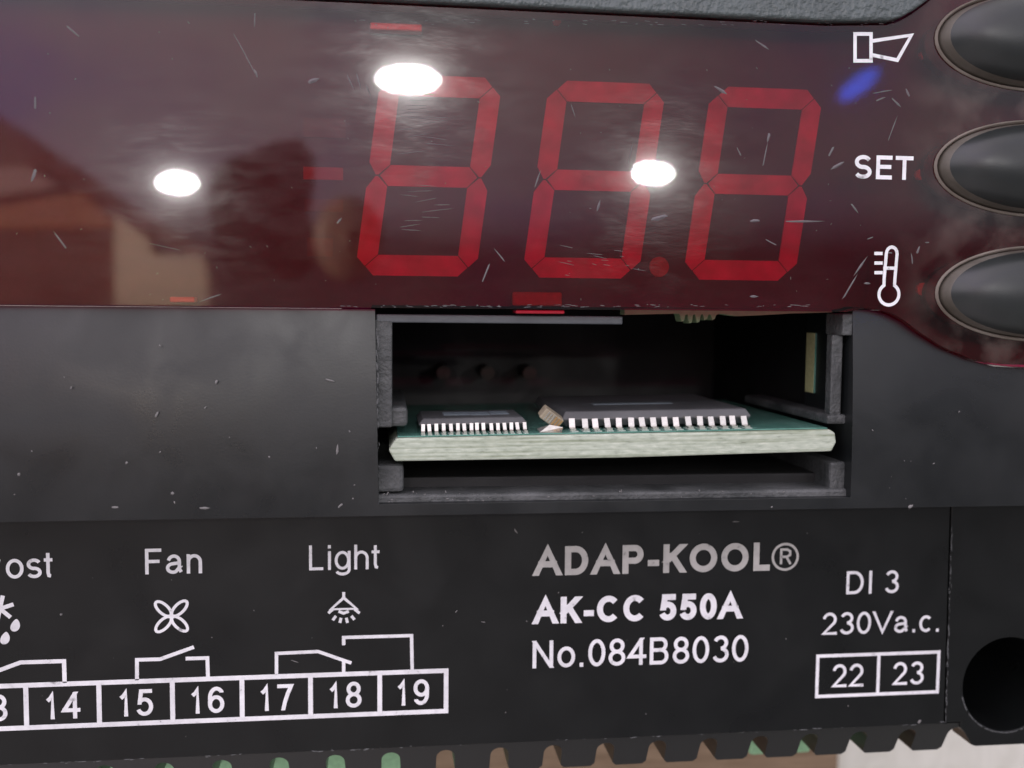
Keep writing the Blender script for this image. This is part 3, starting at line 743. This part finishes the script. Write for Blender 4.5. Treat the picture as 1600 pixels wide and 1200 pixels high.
# end legs of the large chip's right flank
tl = thing  # noqa
m_t = M_gold
xk = lx(852, .3)
v = box_mesh(-0.085, 0.085, 0, 0.09, -0.10, 0.0)
tc_ = link('lifted_component', v, flat('ceramic_body', (0.36, 0.31, 0.22), 0.5), CB, 0.01, loc=(xk+.01, hb+0.055, -0.15))
tc_.rotation_euler = (0.2, 0.15, math.radians(-36))
for i in range(6):
    s = link('winding', box_mesh(-0.055+i*.024, -0.045+i*.024, 0.008, 0.082, 0.0, 0.006), M_gold if i > 2 else M_pin, tc_)
link('solder_blob', mesh('b', [(xk-.06, hb, -.1), (xk+.1, hb, -.08), (xk+.12, hb+.03, -.13), (xk+.02, hb+.05, -.14), (xk-.07, hb+.02, -.17), (xk+.08, hb+.01, -.2)], [(0, 1, 2, 3), (0, 3, 4), (2, 5, 4, 3), (1, 5, 2)]), M_pin, CB)

# ------------------------------------------------------------------ what the window mirrors: cupboard end of the room, the phone taking the picture and a fingertip
def rslab(name, pts, H, th_, mat, parent):
    return plate(name, [tuple(refl(x, y, H)[:2]) for x, y in pts], [], H, H+th_, mat, parent)
CU = thing('wooden_cupboard', 'dark brown wooden cupboard with pale side, mirrored at the left of the red window', 'cupboard', tuple(refl(100, 400, 130)))
rslab('cornice', [(-60, 150), (0, 186), (110, 258), (200, 320), (330, 392), (322, 402), (285, 398), (170, 345), (130, 300), (0, 326), (-60, 330)], 131, 6, M_cupd, CU)
rslab('rail', [(-60, 335), (0, 326), (128, 300), (172, 338), (180, 356), (-60, 358)], 130, 5, M_cupb, CU)
rslab('door', [(-60, 358), (178, 358), (180, 480), (-60, 480)], 132, 5, M_cupd, CU)
rslab('side_panel', [(178, 335), (232, 372), (238, 398), (285, 400), (315, 395), (326, 440), (325, 480), (180, 480)], 130, 5, M_wallp, CU)
PH = thing('phone', 'black phone held above the controller, mirrored as a dark shape in the window', 'phone', tuple(refl(420, 340, 60)))
rslab('phone_body', [(335, 265), (362, 246), (390, 238), (430, 222), (470, 215), (488, 240), (486, 280), (478, 330), (494, 370), (492, 405), (455, 440), (370, 440), (345, 405), (330, 350), (322, 300)], 60, 3, M_coat, PH)
bp_c = refl(545, 372, 59)  # rounded dome standing for the finger mirrored beside the phone
n = 28; vs, fs = [], []
R1 = (refl(600, 372, 59)-refl(545, 372, 59)).length; R2 = (refl(545, 440, 59)-refl(545, 372, 59)).length
for k in range(8):
    a = math.radians(90*k/7.5); 
    for i in range(n):
        t = 2*math.pi*i/n; vs.append((bp_c.x+R1*math.cos(a)*math.cos(t), bp_c.y+R2*math.cos(a)*math.sin(t), 60-0.9*math.sin(a)))
for k in range(7):
    for i in range(n): j = (i+1) % n; fs.append((k*n+i, (k+1)*n+i, (k+1)*n+j, k*n+j))
fs.append(tuple(7*n+i for i in range(n)))
link('fingertip', mesh('fingertip_dome', vs, fs), flat('fingertip_skin', (0.30, 0.20, 0.14), 0.55, 0.0), PH, smooth=True)
rslab('shelf_edge', [(-60, 262), (0, 262), (40, 258), (95, 292), (0, 306), (-60, 310)], 129, 2, M_shelf, CU)
